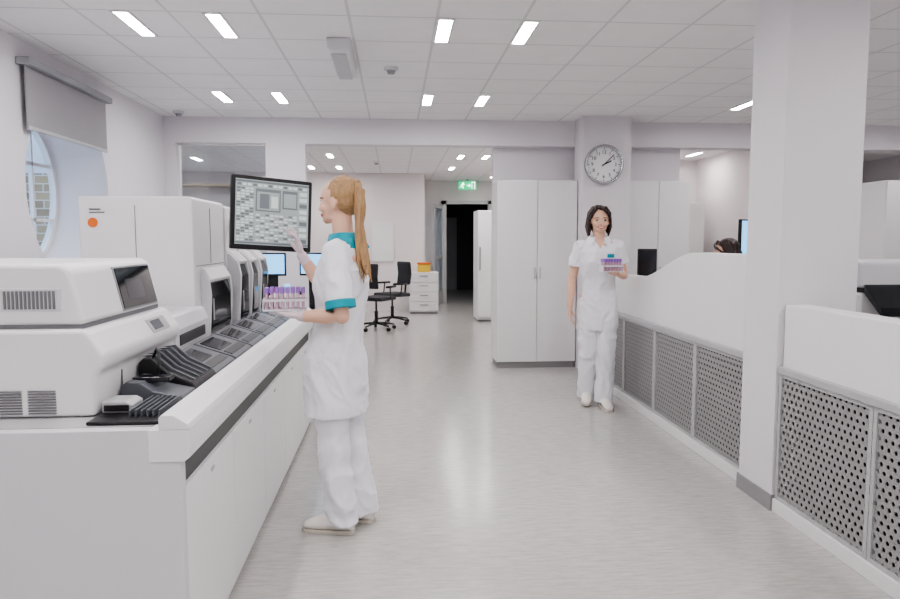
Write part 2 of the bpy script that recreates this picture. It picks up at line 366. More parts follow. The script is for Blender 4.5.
# ---------------------------------------------------------------- tall cabinets
def cabinet(x0,x1,y0,y1,h,lab,plinth=.07,nd=2):
    t=thing('storage_cabinet',((x0+x1)/2,(y0+y1)/2,0),lab,'cabinet')
    box('body',x0,x1,y0+.02,y1,plinth,h,M_white,t,.003); box('plinth',x0+.01,x1-.01,y0+.03,y1,0,plinth,M_base,t)
    w=(x1-x0)/nd
    for i in range(nd):
        d=box('door',x0+i*w+.003,x0+(i+1)*w-.003,y0,y0+.019,plinth+.003,h-.003,M_white,t,.002)
        hx=x0+(i+1)*w-.035 if i%2==0 else x0+i*w+.025
        b=nb(); prism(b,[(y0,1.0),(y0-.025,1.0),(y0-.025,1.12),(y0,1.12),(y0,1.11),(y0-.016,1.11),(y0-.016,1.01),(y0,1.01)],'x',hx,hx+.01); mk('handle',b,M_lgrey,d)
    return t
cabinet(1.115,2.0,7.6,7.97,2.07,'tall white two-door storage cabinet against wall')
cabinet(2.56,3.27,7.6,7.97,2.07,'tall white two-door storage cabinet beside column')
cabinet(5.35,6.15,7.3,7.75,2.07,'tall white two-door cabinet behind reception desks')
cabinet(4.1,4.8,10.6,11.1,2.0,'tall white cabinet in the adjoining room')
# ---------------------------------------------------------------- partition counters
def partition(ys,top,lab,dx=0):
    y0,y1=ys[0],ys[-1]
    t=thing('partition_counter',(2.1+dx,(y0+y1)/2,0),lab,'counter')
    b=nb(); prism(b,[(y0,.76)]+[(y1,.76)]+top[::-1],'x',2.03+dx,2.16+dx); mk('upper_panel',b,M_wplas,t,.006)
    box('ledge',2.0+dx,2.06+dx,y0,y1,.735,.77,M_lgrey,t,.004)
    box('bottom_rail',2.0+dx,2.05+dx,y0,y1,.0,.07,M_white,t,.003)
    box('inner_backing',2.13+dx,2.15+dx,y0,y1,0,.76,M_back,t)  # dark colour stands in for the shade behind the holes
    for a,c in zip(ys,ys[1:]):
        p=box('perforated_panel',2.02+dx,2.024+dx,a+.02,c-.02,.07,.735,M_perf,t)
        b=nb()
        for q in ((a+.002,a+.024,.07,.735),(c-.024,c-.002,.07,.735),(a+.022,c-.022,.07,.09),(a+.022,c-.022,.715,.735)): bx(b,2.012+dx,2.032+dx,*q)
        mk('frame',b,M_lgrey,p)
    return t
def sm(a): return a*a*(3-2*a)
top=[(3.80,1.335),(4.5,1.335)]+[(4.6+i*.1,1.335-.22*sm(i/11)) for i in range(12)]+[(6.0,1.11),(6.7,1.105)]
partition([3.80,4.53,5.27,6.0,6.7],top,'white wavy-topped reception partition with grey perforated panels')
partition([-.96,-.22,.52,1.24,1.98,2.71,3.43],[(-.96,1.09),(3.43,1.09)],'white straight reception partition with grey perforated panels',-.035)
# ---------------------------------------------------------------- analyser line base
t=thing('analyser_bench',(-1.5,3.8,0),'long white laboratory automation bench with dark recess and cupboard doors','laboratory bench')
box('body',-2.3,-.72,2.18,5.42,.0,.80,M_wplas2,t)
box('door_gap_shade',-.721,-.715,2.18,5.42,.02,.66,M_seam,t)  # grey sheet behind the doors, paints the gaps darker
b=nb(); bx(b,-2.4,-.650,2.13,2.172,0,.85); mk('end_panel',b,M_wplas2,t,.003)
box('end_panel',-2.3,-.66,5.43,5.47,.0,.82,M_wplas,t,.004)
box('recess',-.73,-.672,2.175,5.428,.652,.752,M_black,t)  # nearly flush black strip, its colour stands in for recess shade
b=nb(); prism(b,[(-.742,.753),(-.638,.753),(-.622,.765),(-.618,.80),(-.618,.851),(-.742,.851)],'y',2.12,5.48); mk('fascia',b,M_wplas,t,.002)
ys=[2.176,2.83,3.48,4.13,4.78,5.43]
for a,c in zip(ys,ys[1:]):
    d=box('door',-.714,-.655,a+.004,c-.004,.03,.652,M_wplas,t,.003)
    box('latch',-.668,-.652,(a+c)/2-.02,(a+c)/2+.02,.60,.615,M_lgrey,d,.002)
box('deck',-2.3,-.745,2.176,5.42,.80,.85,M_lgrey,t)
t=thing('bench_rail',(-.66,3.8,.852),'raised white rail with sloped outer edge on laboratory bench','bench rail')
b=nb(); prism(b,[(-.710,.852),(-.710,.888),(-.703,.896),(-.668,.896),(-.624,.868),(-.618,.852)],'y',2.12,5.48); mk('rail_body',b,M_wplas,t,.002)
# sample lane: continuous dark track from the near end of the bench
t2=thing('sample_conveyor',(-.88,4.2,DK),'dark grey sample conveyor with low sloping lane covers','conveyor')
box('lane',-.95,-.715,2.95,5.40,DK,DK+.006,M_black,t2)
y=2.96; k=0
while y<5.2:
    w=.36; y1=min(y+w,5.395); b=nb(); prism(b,[(-.95,DK+.007),(-.95,.930),(-.943,.935),(-.765,.875),(-.750,.866),(-.750,DK+.007)],'y',y,y1); lc=mk('lane_cover',b,M_dgrey,t2,.003)
    c=nb(); prism(c,[(-.925,.9285),(-.925,.932),(-.83,.9000),(-.83,.897)],'y',y+.03,y1-.10); mk('cover_window',c,M_bglass,lc)
    c=nb(); prism(c,[(-.815,.8915),(-.815,.895),(-.775,.8815),(-.775,.878)],'y',y+.03,y1-.03); mk('cover_groove',c,M_black,lc)
    b=nb(); cyl(b,(-.735,y+.13,DK+.006),(-.735,y+.13,.864),.007,.007,12); mk('indicator_button',b,M_lgrey,t2)
    y+=w+.022; k+=1
# near loader
t3=thing('rack_loader',(-.87,2.6,DK),'black sample rack loader with ribbed hood and input tray','sample loader')
b=nb(); prism(b,[(-.95,DK),(-.95,.965),(-.93,.985),(-.90,.985),(-.845,.93),(-.755,.890),(-.735,DK)],'y',2.64,2.94); mk('hood',b,M_black,t3,.006)
b=nb(); prism(b,[(-.95,DK),(-.95,.915),(-.93,.93),(-.885,.925),(-.84,.895),(-.745,.875),(-.735,DK)],'y',2.47,2.635); mk('pusher',b,M_dgrey,t3,.004)
b=nb(); bx(b,-.95,-.715,2.19,2.465,DK,.862); mk('tray',b,M_black,t3,.003)
b=nb(); prism(b,[(-.945,.8625),(-.945,.900),(-.87,.900),(-.85,.888),(-.85,.8625)],'y',2.30,2.40); mk('scanner',b,M_lgrey,t3,.004); box('slot',-.937,-.86,2.294,2.301,.870,.889,M_black,t3)
for yy in (2.68,2.74,2.80,2.86,2.92):
    b=nb(); prism(b,[(-.95,.985),(-.90,.992),(-.84,.938),(-.76,.897),(-.76,.890),(-.845,.928),(-.90,.982)],'y',yy,yy+.012); mk('hood_rib',b,M_dgrey,t3)
b=nb(); bx(b,-.93,-.80,2.52,2.58,.918,.936); mk('rack_clip',b,M_bglass,t3,.004)
for i in range(6): box('guide_fin',-.84+i*.018,-.834+i*.018,2.24,2.46,.8625,.885,M_dgrey,t3)
b=nb(); tube(b,[(-.90,2.66,.985),(-.88,2.64,1.02),(-.86,2.60,1.01),(-.85,2.56,.935)],.005); mk('cable',b,M_black,t3,smooth=True)
# near analyser
t=thing('desktop_analyser',(-1.5,2.7,DK),'white bench-top analyser with inset side display and front vents','laboratory analyser')
b=nb(); prism(b,[(-2.2,DK),(-.965,DK),(-.955,.99),(-.935,1.01),(-.93,1.05),(-.975,1.118),(-.995,1.135),(-2.2,1.135)],'y',2.30,3.1); lo=mk('lower_housing',b,M_wplas,t,.016)
b=nb(); prism(b,[(-2.2,1.148),(-.998,1.148),(-.998,1.165),(-1.035,1.325),(-1.065,1.345),(-2.2,1.345)],'y',2.32,3.06); up=mk('upper_housing',b,M_wplas,t,.022)
b=nb(); bx(b,-1.25,-1.065,2.316,2.323,1.192,1.266); mk('vent_surround',b,M_wplas2,up,.002)
b=nb()
for i in range(13): bx(b,-1.238+i*.0125,-1.2315+i*.0125,2.312,2.319,1.20,1.258)
mk('vent',b,M_seam,up)
for x0,x1 in ((-1.33,-1.19),(-1.17,-1.085)):
    b=nb()
    for i in range(9):
        z=DK+.012+i*.009; bx(b,x0,x1,2.294,2.302,z,z+.004)
    mk('vent',b,M_seam,lo)
box('seam',-2.2,-1.005,2.33,3.05,1.134,1.149,M_seam,t)
sl=Vector((-.037,0,.160)).normalized(); nn=Vector((sl.z,0,-sl.x)); c0=Vector((-1.0165,2.83,1.243))
Mt=Matrix((nn,Vector((0,1,0)),sl)).transposed().to_4x4(); Mt.translation=c0
b=nb(); bx(b,-.004,.004,-.185,.185,-.086,.080); b.transform(Mt); sc=mk('display_bezel',b,M_grey,up,.002)
b=nb(); bx(b,.004,.007,-.175,.175,-.079,.073); b.transform(Mt); mk('display',b,M_bglass,sc)
b=nb(); bx(b,.007,.0075,-.11,.06,-.05,.03); b.transform(Mt); mk('display_window',b,mat('display_dim',(52,56,64),.15),sc)
s2=Vector((-.045,0,.068)).normalized(); n2=Vector((s2.z,0,-s2.x)); Mt=Matrix((n2,Vector((0,1,0)),s2)).transposed().to_4x4(); Mt.translation=Vector((-.9525,2.88,1.084))
b=nb(); bx(b,0,.004,-.10,.10,-.030,.030); b.transform(Mt); kp=mk('control_panel',b,M_lgrey,lo,.002)
b=nb(); bx(b,.004,.006,-.07,.03,-.020,.020); b.transform(Mt); mk('display',b,M_dgrey,kp)
box('side_panel_gap',-.962,-.953,2.5,2.504,.86,.97,M_seam,lo)
# middle low unit
t=thing('transfer_module',(-1.2,3.4,DK),'low white transfer module between analysers','laboratory module')
b=nb(); prism(b,[(-1.5,DK),(-.965,DK),(-.965,1.02),(-.99,1.08),(-1.5,1.08)],'y',3.14,3.70); mk('housing',b,M_wplas2,t,.010)
box('slot',-.968,-.962,3.20,3.62,.945,.995,M_black,t,.003)
# tower analysers
def tall(y0,y1,z1,xl,xr,zw,lab,gap=0,pr=.05,first=False):
    t=thing('tower_analyser',((xl+xr)/2,(y0+y1)/2,DK),lab,'laboratory analyser')
    r=.02
    prof=[(xl,DK),(xr,DK)]+[(xr-r*(1-math.cos(i*math.pi/12)),z1-r+r*math.sin(i*math.pi/12)) for i in range(7)]+[(xl,z1)]
    b=nb(); prism(b,prof,'y',y0,y1-gap); bd=mk('housing',b,M_wplas,t,.008)
    if gap: box('gap_shade',xl+.05,xr-.03,y1-gap,y1,DK,z1-.04,M_black,t)  # black filler imitates the shade between neighbouring towers
    w=y1-gap-y0; c0=y0+(w*.22 if first else w*.16); c1=y1-gap-w*.10
    b=nb(); prism(b,[(xr-.02,.90),(xr+pr*.7,.90),(xr+pr,.94),(xr+pr,zw-.11),(xr+pr*.7,zw-.04),(xr+.005,zw),(xr-.02,zw)],'y',c0,c1); cv=mk('cover',b,M_bglass,t,.006)
    e=.008
    ar=[(xr-.02,DK),(xr+pr*.8,DK),(xr+pr+e-.004,zw-.10),(xr+pr*.75+e,zw-.02),(xr+.015,zw+.035),(xr-.02,zw+.045)]
    for a0,a1 in ((c0-(.022 if first else w*.13),c0-.002),(c1+.002,c1+w*.06)):
        b=nb(); prism(b,ar,'y',a0,a1); mk('cover_side',b,M_wplas2,t,.003)
    b=nb(); prism(b,[(xr-.02,zw+.003),(xr+.005,zw+.003),(xr+pr*.7,zw-.035),(xr+pr*.95,zw-.015),(xr+.015,zw+.045),(xr-.02,zw+.055)],'y',c0-.002,c1+.002); mk('brow',b,M_wplas,t,.002)
    box('foot',xr-.02,xr+pr,c0,c1,DK,.898,M_wplas2,t,.003)
    box('cover_handle',xr+pr,xr+pr+.006,c0+.02,c0+.035,.98,1.1,M_lgrey,cv,.002)
    return t,bd
t,bd=tall(3.76,4.45,1.645,-1.62,-1.05,1.22,'tall white tower analyser with round orange sticker',.03,first=True)
box('seam',-1.60,-1.07,3.757,3.761,1.03,1.034,M_seam,bd); box('seam',-1.34,-1.337,3.757,3.761,1.04,1.60,M_seam,bd)
b=nb(); cyl(b,(-1.55,3.759,1.51),(-1.55,3.756,1.51),.025,.025,28); mk('sticker',b,M_orange,bd,label='round orange warning sticker')
b=nb(); bx(b,-1.565,-1.49,3.756,3.759,1.56,1.565); bx(b,-1.565,-1.51,3.756,3.759,1.575,1.582); mk('printed_label',b,M_seam,bd)
box('seam',-1.051,-1.047,4.1,4.104,1.29,1.6,M_seam,bd); box('seam',-1.051,-1.047,3.8,4.4,1.28,1.284,M_seam,bd)
tall(4.46,4.80,1.63,-1.5,-1.045,1.30,'white tower analyser module with tall dark curved window',.05,.08)
tall(4.81,5.10,1.61,-1.5,-1.042,1.30,'white tower analyser module with tall dark curved window',.05,.08)
tall(5.11,5.40,1.59,-1.5,-1.039,1.30,'white tower analyser module with tall dark curved window',0,.08)
# ---------------------------------------------------------------- big monitor on arm
t=thing('touch_monitor',(-.63,3.71,1.553),'black framed touch monitor showing pale software windows, on arm','monitor',world=False)
t.rotation_euler=(math.radians(-3),math.radians(3.5),math.radians(27))
W,H=.212,.188
hs=box('housing',-W,W,0,.035,-H,H,M_black,t,.008)
box('screen',-W+.02,W-.02,-.002,.001,-H+.025,H-.02,M_scr,hs)
b=nb(); L0,R0=-W+.02,W-.02
bx(b,L0,R0,-.004,-.002,.153,.163,1); bx(b,L0,R0,-.004,-.002,-.158,-.150,1)
for i in range(14): bx(b,L0+.008+i*.0265,L0+.028+i*.0265,-.004,-.002,.136,.148,0 if i%3 else 1)
for j in range(19):
    for i in range(4): bx(b,L0+.006+i*.022,L0+.024+i*.022,-.004,-.002,-.144+j*.0145,-.135+j*.0145,(0,1,0,0,1)[(i*3+j*2)%5])
bx(b,-.09,.04,-.004,-.002,.01,.125,1); bx(b,-.083,.033,-.0055,-.004,.017,.11,3); bx(b,-.07,-.02,-.0065,-.0055,.025,.10,1); bx(b,-.01,.025,-.0065,-.0055,.03,.09,0)
bx(b,.05,.13,-.004,-.002,.03,.125,1); bx(b,.057,.123,-.0055,-.004,.038,.11,3)
for j in range(10):
    for i in range(9): bx(b,-.088+i*.0245,-.068+i*.0245,-.004,-.002,-.144+j*.0145,-.135+j*.0145,(0,3,0,1,0)[(i*2+j)%5])
for i in range(9): bx(b,R0-.05,R0-.01,-.004,-.002,-.144+i*.031,-.124+i*.031,0 if i%3 else 1)
mk('screen_windows',b,[M_scr3,M_scr2,M_scrb,M_scr],hs)
b=nb(); prism(b,[(-.05,.035),(.05,.035),(.05,.055),(.018,.12),(-.018,.12),(-.05,.055)],'z',-.05,.05); mk('mount',b,M_dgrey,t)
t=thing('monitor_arm',(-1.0,4.6,1.5),'grey monitor support arm fixed to tower analyser','monitor arm')
b=nb(); cyl(b,(-1.045,4.6,1.53),(-1.03,4.6,1.53),.04,.04); mk('mounting_plate',b,M_lgrey,t)
b=nb(); tube(b,[(-1.03,4.6,1.53),(-.92,4.4,1.54),(-.69,3.83,1.55)],.014); mk('arm',b,M_lgrey,t,smooth=True)
# ---------------------------------------------------------------- office furniture
def monitor(x,y,z,rz,lab,w=.46,h=.29,m=None,zb=.14):
    t=thing('computer_monitor',(x,y,z),lab,'monitor',rz=rz,world=False)
    hs=box('housing',-w/2,w/2,-.02,.015,zb,zb+h,M_black,t,.006); box('screen',-w/2+.015,w/2-.015,-.023,-.019,zb+.02,zb-.015+h,m or M_scrb,hs)
    b=nb(); prism(b,[(-.07,0),(.10,0),(.10,.02),(.04,.025),(.04,zb+.16),(.016,zb+.16),(.012,.025),(-.07,.02)],'x',-.05,.05); mk('stand',b,M_black,t,.003); return t
def desk(x0,x1,y0,y1,lab,z=.74):
    t=thing('office_desk',((x0+x1)/2,(y0+y1)/2,0),lab,'desk')
    box('desktop',x0,x1,y0,y1,z-.03,z,M_white,t,.004)
    for x in (x0+.02,x1-.06):
        for y in (y0+.03,y1-.07): box('leg',x,x+.04,y,y+.04,0,z-.03,M_lgrey,t)
    box('modesty_panel',x0+.06,x1-.06,y1-.05,y1-.03,.3,z-.03,M_white,t); return t
desk(-2.3,-.55,6.3,7.0,'white laboratory desk with two computers')
monitor(-1.16,6.75,.74,.05,'black computer monitor with blue screen on desk',w=.26,h=.22,zb=.34); monitor(-.78,6.8,.74,-.1,'black computer monitor with blue screen on desk',w=.26,h=.22,zb=.34)
def bottle(x,y,z,h,m,lab):
    t=thing('reagent_bottle',(x,y,z),lab,'bottle'); b=nb(); r=h*.2
    loft(b,[(Vector((x,y,z+k*h)),Vector((r*q,0,0)),Vector((0,r*q,0))) for k,q in ((0,.95),(.03,1),(.6,1),(.72,.8),(.8,.45),(.86,.42))],20); mk('bottle_body',b,M_wplas,t,smooth=True)
    b=nb(); cyl(b,(x,y,z+h*.86),(x,y,z+h),r*.5); mk('cap',b,m,t)
bottle(-.98,6.45,.74,.28,M_scrb,'white plastic reagent bottle with blue cap'); bottle(-1.10,6.42,.74,.24,M_orange,'white plastic reagent bottle with orange cap'); bottle(-.68,6.45,.74,.26,M_scrb,'white plastic reagent bottle with blue cap'); bottle(-.84,6.40,.74,.22,M_black,'white plastic reagent bottle with black cap')
desk(-1.6,-.75,12.2,12.9,'white office desk near far wall'); monitor(-1.05,12.6,.74,.2,'black computer monitor with blue screen on far desk')
desk(2.2,2.5,4.6,7.3,'narrow white reception desk behind wavy partition'); m1=monitor(2.30,6.25,.74,-.5,'slim black computer monitor behind reception partition',.17,.46,M_bglass)
desk(3.2,4.3,6.7,7.2,'white office desk behind reception'); monitor(3.60,6.95,.74,.5,'tall-standing black monitor with pale screen',.26,.37,M_scrb,zb=.52)
desk(2.5,3.6,3.55,4.4,'white desk carrying the printer')
def chair(x,y,rz,lab):
    t=thing('office_chair',(x,y,0),lab,'chair',rz=rz,world=False)
    b=nb(); prism(b,[(-.23,.47),(.23,.47),(.24,.50),(.21,.53),(-.21,.53),(-.24,.50)],'y',-.23,.22); mk('seat',b,M_leather,t,.02)
    b=nb(); prism(b,[(.21,.66),(.25,.67),(.28,.85),(.26,1.04),(.23,1.06),(.215,1.02),(.235,.85)],'x',-.19,.19); mk('backrest',b,M_leather,t,.02)
    b=nb(); tube(b,[(0,.1,.48),(0,.26,.50),(0,.28,.70)],.018); mk('back_support',b,M_black,t)
    for sx in (-.27,.27):
        b=nb(); tube(b,[(sx*.8,.0,.49),(sx,.0,.52),(sx,.02,.68)],.012); tube(b,[(sx,-.14,.69),(sx,.12,.69)],.018); mk('armrest',b,M_black,t,smooth=True)
    b=nb(); cyl(b,(0,0,.10),(0,0,.30),.028); cyl(b,(0,0,.30),(0,0,.48),.016); mk('gas_column',b,M_black,t)
    for i in range(5):
        a=2*math.pi*i/5+.3; c,s=math.cos(a),math.sin(a); b=nb(); tube(b,[(0,0,.11),(c*.15,s*.15,.10),(c*.30,s*.30,.075)],[.022,.018,.012]); l=mk('leg',b,M_black,t)
        b=nb(); cyl(b,(c*.30-s*.02,s*.30+c*.02,.03),(c*.30+s*.02,s*.30-c*.02,.03),.03); mk('caster',b,M_black,l)
    return t
ch=chair(-.05,11.9,-1.0,'black swivel office chair with armrests'); copy_thing(ch,(-.30,11.1,0),2.6)
t=thing('office_stool',(3.0,6.0,0),'low round black stool under seated colleague','stool')
b=nb(); cyl(b,(3.0,6.0,.40),(3.0,6.0,.46),.17); mk('seat',b,M_leather,t,.01)
b=nb(); cyl(b,(3.0,6.0,.03),(3.0,6.0,.40),.025); mk('column',b,M_chrome,t); b=nb(); cyl(b,(3.0,6.0,0),(3.0,6.0,.03),.16); mk('base',b,M_black,t)
# drawer pedestal + boxes
t=thing('drawer_cabinet',(.55,13.6,0),'low white drawer cabinet with yellow box on top','cabinet')
box('body',.27,.83,13.42,13.95,.04,.80,M_white,t,.004); box('plinth',.29,.81,13.44,13.93,0,.04,M_base,t)
for i in range(4):
    d=box('drawer',.28,.82,13.40,13.42,.06+i*.185,.235+i*.185,M_white,t,.003); box('handle',.47,.63,13.385,13.40,.17+i*.185,.185+i*.185,M_grey,d)
o=thing('waste_container',(.55,13.6,.80),'yellow waste container with orange lid on cabinet','container'); box('container_body',.44,.68,13.5,13.7,.80,.95,M_yellow,o,.02); box('lid',.43,.69,13.49,13.71,.95,.985,M_orange,o,.01)
t=thing('refrigerator',(1.7,12.3,0),'tall white upright refrigerator','refrigerator')
box('body',1.42,2.0,12.06,12.65,.03,1.93,M_wplas,t,.01); box('plinth',1.45,1.97,12.09,12.62,0,.03,M_base,t); d=box('door',1.425,1.995,12.0,12.055,.08,1.92,M_wplas,t,.012); box('handle',1.45,1.47,11.96,12.0,.9,1.3,M_grey,d,.005)
o=box('notice_board',-.45,-.02,13.97,13.998,1.0,1.75,M_wplas,None,.003); tag(o,'plain white notice board on far wall','notice board')
t=thing('shelf_unit',(-2.9,10.5,0),'pale wooden open shelving behind glass partition','shelf')
for z in (.05,.6,1.15,1.7,2.2): box('shelf',-3.4,-2.2,10.4,10.75,z,z+.03,M_wood,t)
box('side',-3.43,-3.4,10.4,10.75,0,2.25,M_wood,t); box('side',-2.2,-2.17,10.4,10.75,0,2.25,M_wood,t); box('back',-3.4,-2.2,10.75,10.77,0,2.23,M_wall2,t)
# printer
t=thing('office_printer',(2.95,3.95,.74),'white office printer with dark control panel','printer')
box('body',2.62,3.2,3.75,4.2,.74,1.12,M_wplas,t,.015); box('scanner_lid',2.62,3.2,3.75,4.2,1.15,1.30,M_wplas2,t,.02); box('output_slot',2.66,3.16,3.78,4.18,1.12,1.15,M_black,t)
b=nb(); prism(b,[(3.60,1.05),(3.75,1.17),(3.75,1.12),(3.60,1.0)],'x',2.64,3.18); mk('control_panel',b,M_bglass,t,.004)
# ---------------------------------------------------------------- people
def hand(bm,Wp,D,N,curls,tside,k=1.0,spread=.1):
    D=D.normalized(); N=(N-D*N.dot(D)).normalized(); Sd=D.cross(N)
    A=Matrix((D,Sd,N)).transposed().to_4x4()
    ell(bm,Matrix.Translation(Wp)@A,(.045*k,0,0),(.052*k,.041*k,.017*k),16)
    ell(bm,Matrix.Translation(Wp)@A,(.075*k,0,0),(.020*k,.041*k,.014*k),14)
    ln=[.070,.079,.073,.056]
    for i in range(4):
        off=(1.5-i)*tside; base=Wp+D*.080*k+Sd*off*.0205*k; d=(D+Sd*off*spread).normalized(); ax=d.cross(N).normalized()
        pts=[base]; ang=0
        for j,fr in enumerate((.45,.30,.25)):
            ang+=curls[i]*(1,1.1,.7)[j]; dd=Matrix.Rotation(ang,3,ax)@d; pts.append(pts[-1]+dd*ln[i]*fr*k)
        tube(bm,pts,[.0096*k,.0090*k,.0082*k,.0070*k],8)
    b0=Wp+D*.018*k+Sd*tside*.028*k; d=(D*.65+Sd*tside*.6+N*.35).normalized(); p1=b0+d*.036*k; d2=(D*.85+Sd*tside*.15+N*.4).normalized()
    tube(bm,[b0,p1,p1+d2*.03*k,p1+d2*.052*k],[.014*k,.0115*k,.0095*k,.0075*k],8)
def human(loc,F,J,lab,hair,hairkind,gloves,sleeve,teal,headyaw=0,headpitch=0,tun=None,vox=.0045,hs=(1,1,1),slr=1.0,wr=.012):
    loc=Vector(loc); F=Vector(F).normalized(); Lf=Vector((-F.y,F.x,0)); Z=Vector((0,0,1))
    B=Matrix((F,Lf,Z)).transposed().to_4x4(); B.translation=loc
    W=lambda p: B@Vector(p)
    t=thing('person',loc,lab,'person')
    dz=J.get('dz',0); tf=J.get('lean',[0,0,0])
    def off(u):
        if u<.95: return tf[0]
        if u<1.36: return tf[0]+(tf[2]-tf[0])*(u-.95)/.41
        return tf[2]
    def torso(bm,rings):
        loft(bm,[(W((off(u)+fo,0,u+dz)),Lf*hs_,F*hf) for u,fo,hf,hs_ in rings],28)
    hp=Vector((J['head'][0],0,1.50+dz+J['head'][1]))
    MH=B@Matrix.Translation(hp)@Matrix.Rotation(headyaw,4,'Z')@Matrix.Rotation(headpitch,4,'Y')@Matrix.Diagonal((hs[0],hs[1],hs[2],1))@Matrix.Translation((0,0,-1.50))
    bm=nb()
    torso(bm,[(.84,0,.09,.13),(.93,0,.1,.155),(1.03,0,.085,.125),(1.12,0,.09,.13),(1.25,.01,.105,.15),(1.34,0,.095,.16),(1.40,0,.07,.13),(1.44,0,.05,.06)])
    tube(bm,[W((off(1.4),0,1.40+dz)),W((off(1.4)*.5+J['head'][0]*.5,0,1.46+dz)),MH@Vector((-.01,0,1.55))],[.056,.05,.052])
    ell(bm,MH,(-.008,0,1.625),(.094,.074,.092),28)
    ell(bm,MH,(.028,0,1.580),(.060,.061,.078),24)
    ell(bm,MH,(.060,0,1.518),(.024,.026,.020),14); ell(bm,MH,(.028,0,1.532),(.047,.052,.03),16)
    ell(bm,MH,(.074,0,1.622),(.016,.048,.010),14)
    for s in (-1,1):
        ell(bm,MH,(.056,s*.036,1.572),(.027,.026,.024),12)
        ell(bm,MH,(.074,s*.030,1.603),(.0115,.015,.009),12)
        ell(bm,MH,(-.003,s*.076,1.59),(.018,.009,.031),12)
        ell(bm,MH,(.094,s*.010,1.567),(.010,.008,.008),10)
    R3=MH.to_3x3(); hx=R3@Vector((1,0,0)); hy=R3@Vector((0,1,0))
    loft(bm,[(MH@Vector((.080,0,1.615)),hy*.007,hx*.008),(MH@Vector((.092,0,1.59)),hy*.008,hx*.010),(MH@Vector((.095,0,1.568)),hy*.010,hx*.012)],12)
    ell(bm,MH,(.098,0,1.571),(.012,.010,.009),12)
    ell(bm,MH,(.084,0,1.545),(.011,.024,.006),12); ell(bm,MH,(.082,0,1.536),(.011,.021,.007),12)
    for side in 'lr':
        hip,kn,an=[Vector(q) for q in J['leg_'+side]]
        tube(bm,[W(hip),W(hip*.5+kn*.5),W(kn),W(kn*.65+an*.35),W(an)],[.085,.075,.054,.052,.034])
        fd=Vector(J.get('foot_'+side,(1,0,-.25))).normalized(); tube(bm,[W(an),W(an+fd*.05+Vector((0,0,-.045))),W(an+fd*.09+Vector((0,0,-.055)))],[.030,.022,.016])
        sh,el,wr_=[Vector(q) for q in J['arm_'+side]]
        tube(bm,[W(sh),W(sh*.5+el*.5),W(el),W(el*.65+wr_*.35),W(el*.3+wr_*.7),W(wr_)],[.048,.042,.037,.038,.031,.026])
        D,N,cu,ts=J['hand_'+side]
        hand(bm,W(wr_),B.to_3x3()@Vector(D),B.to_3x3()@Vector(N),cu,ts)
    bm=fuse(bm,vox,3)
    Mi=MH.inverted(); hands=[W(J['arm_l'][2]),W(J['arm_r'][2])]; els=[W(J['arm_l'][1]),W(J['arm_r'][1])]
    for f in bm.faces:
        c=f.calc_center_median()
        if c.z>loc.z+dz+1.3:
            h=Mi@c
            if h.z>1.4 and h.x>.055:
                for s in (-1,1):
                    ey=((h.y-s*.031)/.0145)**2+((h.z-1.603)/.0065)**2
                    if ey<1: f.material_index=3 if abs(h.y-s*.031)<.0075 or h.z>1.606 else 4
                    if abs(h.y-s*.033)<.019 and abs(h.z-(1.624-abs(abs(h.y)-.03)*.25))<.0028: f.material_index=5
                zc=1.539+h.y*h.y*10
                if (h.y/.028)**2+((h.z-zc)/.0095)**2<1 and h.x>.07:
                    f.material_index=4 if abs(h.z-zc-.001)<.0035 and abs(h.y)<.018 and hairkind=='bob' else 2
        if gloves:
            for w,e,lim in zip(hands,els,(-.03,-.05)):
                d=(w-e).normalized()
                if (c-w).dot(d)>lim and (c-w).length<.22 and (c-w-d*(c-w).dot(d)).length<.12: f.material_index=1
    mk('body',bm,[M_skin,M_glove,M_lip,M_eye,M_eyew,M_brow],t,smooth=True,norm=False)
    bm=nb(); torso(bm,tun or [])
    for side in 'lr':
        sh,el,wr_=[Vector(q) for q in J['arm_'+side]]; e=sh+(el-sh)*(J.get('slv_'+side,sleeve)); sh2=sh+Vector((0,-.03 if sh.y>0 else .03,.0))
        tube(bm,[W(sh2),W(sh),W(sh*.5+e*.5)],[.060,.060*slr,.061*slr]); 
        d=(W(e)-W(sh)).normalized(); x,y=frame_of(d); loft(bm,[(W(sh),x*.058*slr,y*.058*slr),(W(sh*.4+e*.6),x*.062*slr,y*.062*slr),(W(e),x*.065*slr,y*.065*slr)],20)
        if teal:
            b2=nb(); loft(b2,[(W(e)-d*.030,x*.0695,y*.0695),(W(e)+d*.006,x*.0705,y*.0705)],24); mk('cuff',b2,M_teal,t,smooth=False,label='teal sleeve cuff')
    bm=fuse(bm,.006,5,wr,4.5,9)
    Bi=B.inverted(); kill=[]
    for f in bm.faces:
        h=Bi@f.calc_center_median(); u=h.z-dz
        if h.x-off(1.4)>.0 and u>1.345 and abs(h.y)<(u-1.345)*.55: kill.append(f)
    bmesh.ops.delete(bm,geom=kill,context='FACES')
    tn=mk('tunic',bm,M_cloth,t,smooth=True,norm=False)
    b2=nb(); n=28; R0=[];R1=[];R2=[]
    for i in range(n+1):
        a=math.radians(26)+ (2*math.pi-math.radians(52))*i/n; c,s=math.cos(a),math.sin(a); o=off(1.4); fr=max(0,c); k=1.0 if teal else 0
        R0.append(b2.verts.new(W((o+c*(.100+.008*k)+.008*fr*k,s*(.120+.012*k),1.402+dz-.018*k-.05*fr-.05*k*fr*fr)))); R1.append(b2.verts.new(W((o*.8+c*.077,s*.081,1.455+dz-.01*fr)))); R2.append(b2.verts.new(W((o*.8+c*.068,s*.070,1.456+dz-.03*fr))))
    for i in range(n):
        b2.faces.new((R0[i],R0[i+1],R1[i+1],R1[i])); b2.faces.new((R1[i],R1[i+1],R2[i+1],R2[i]))
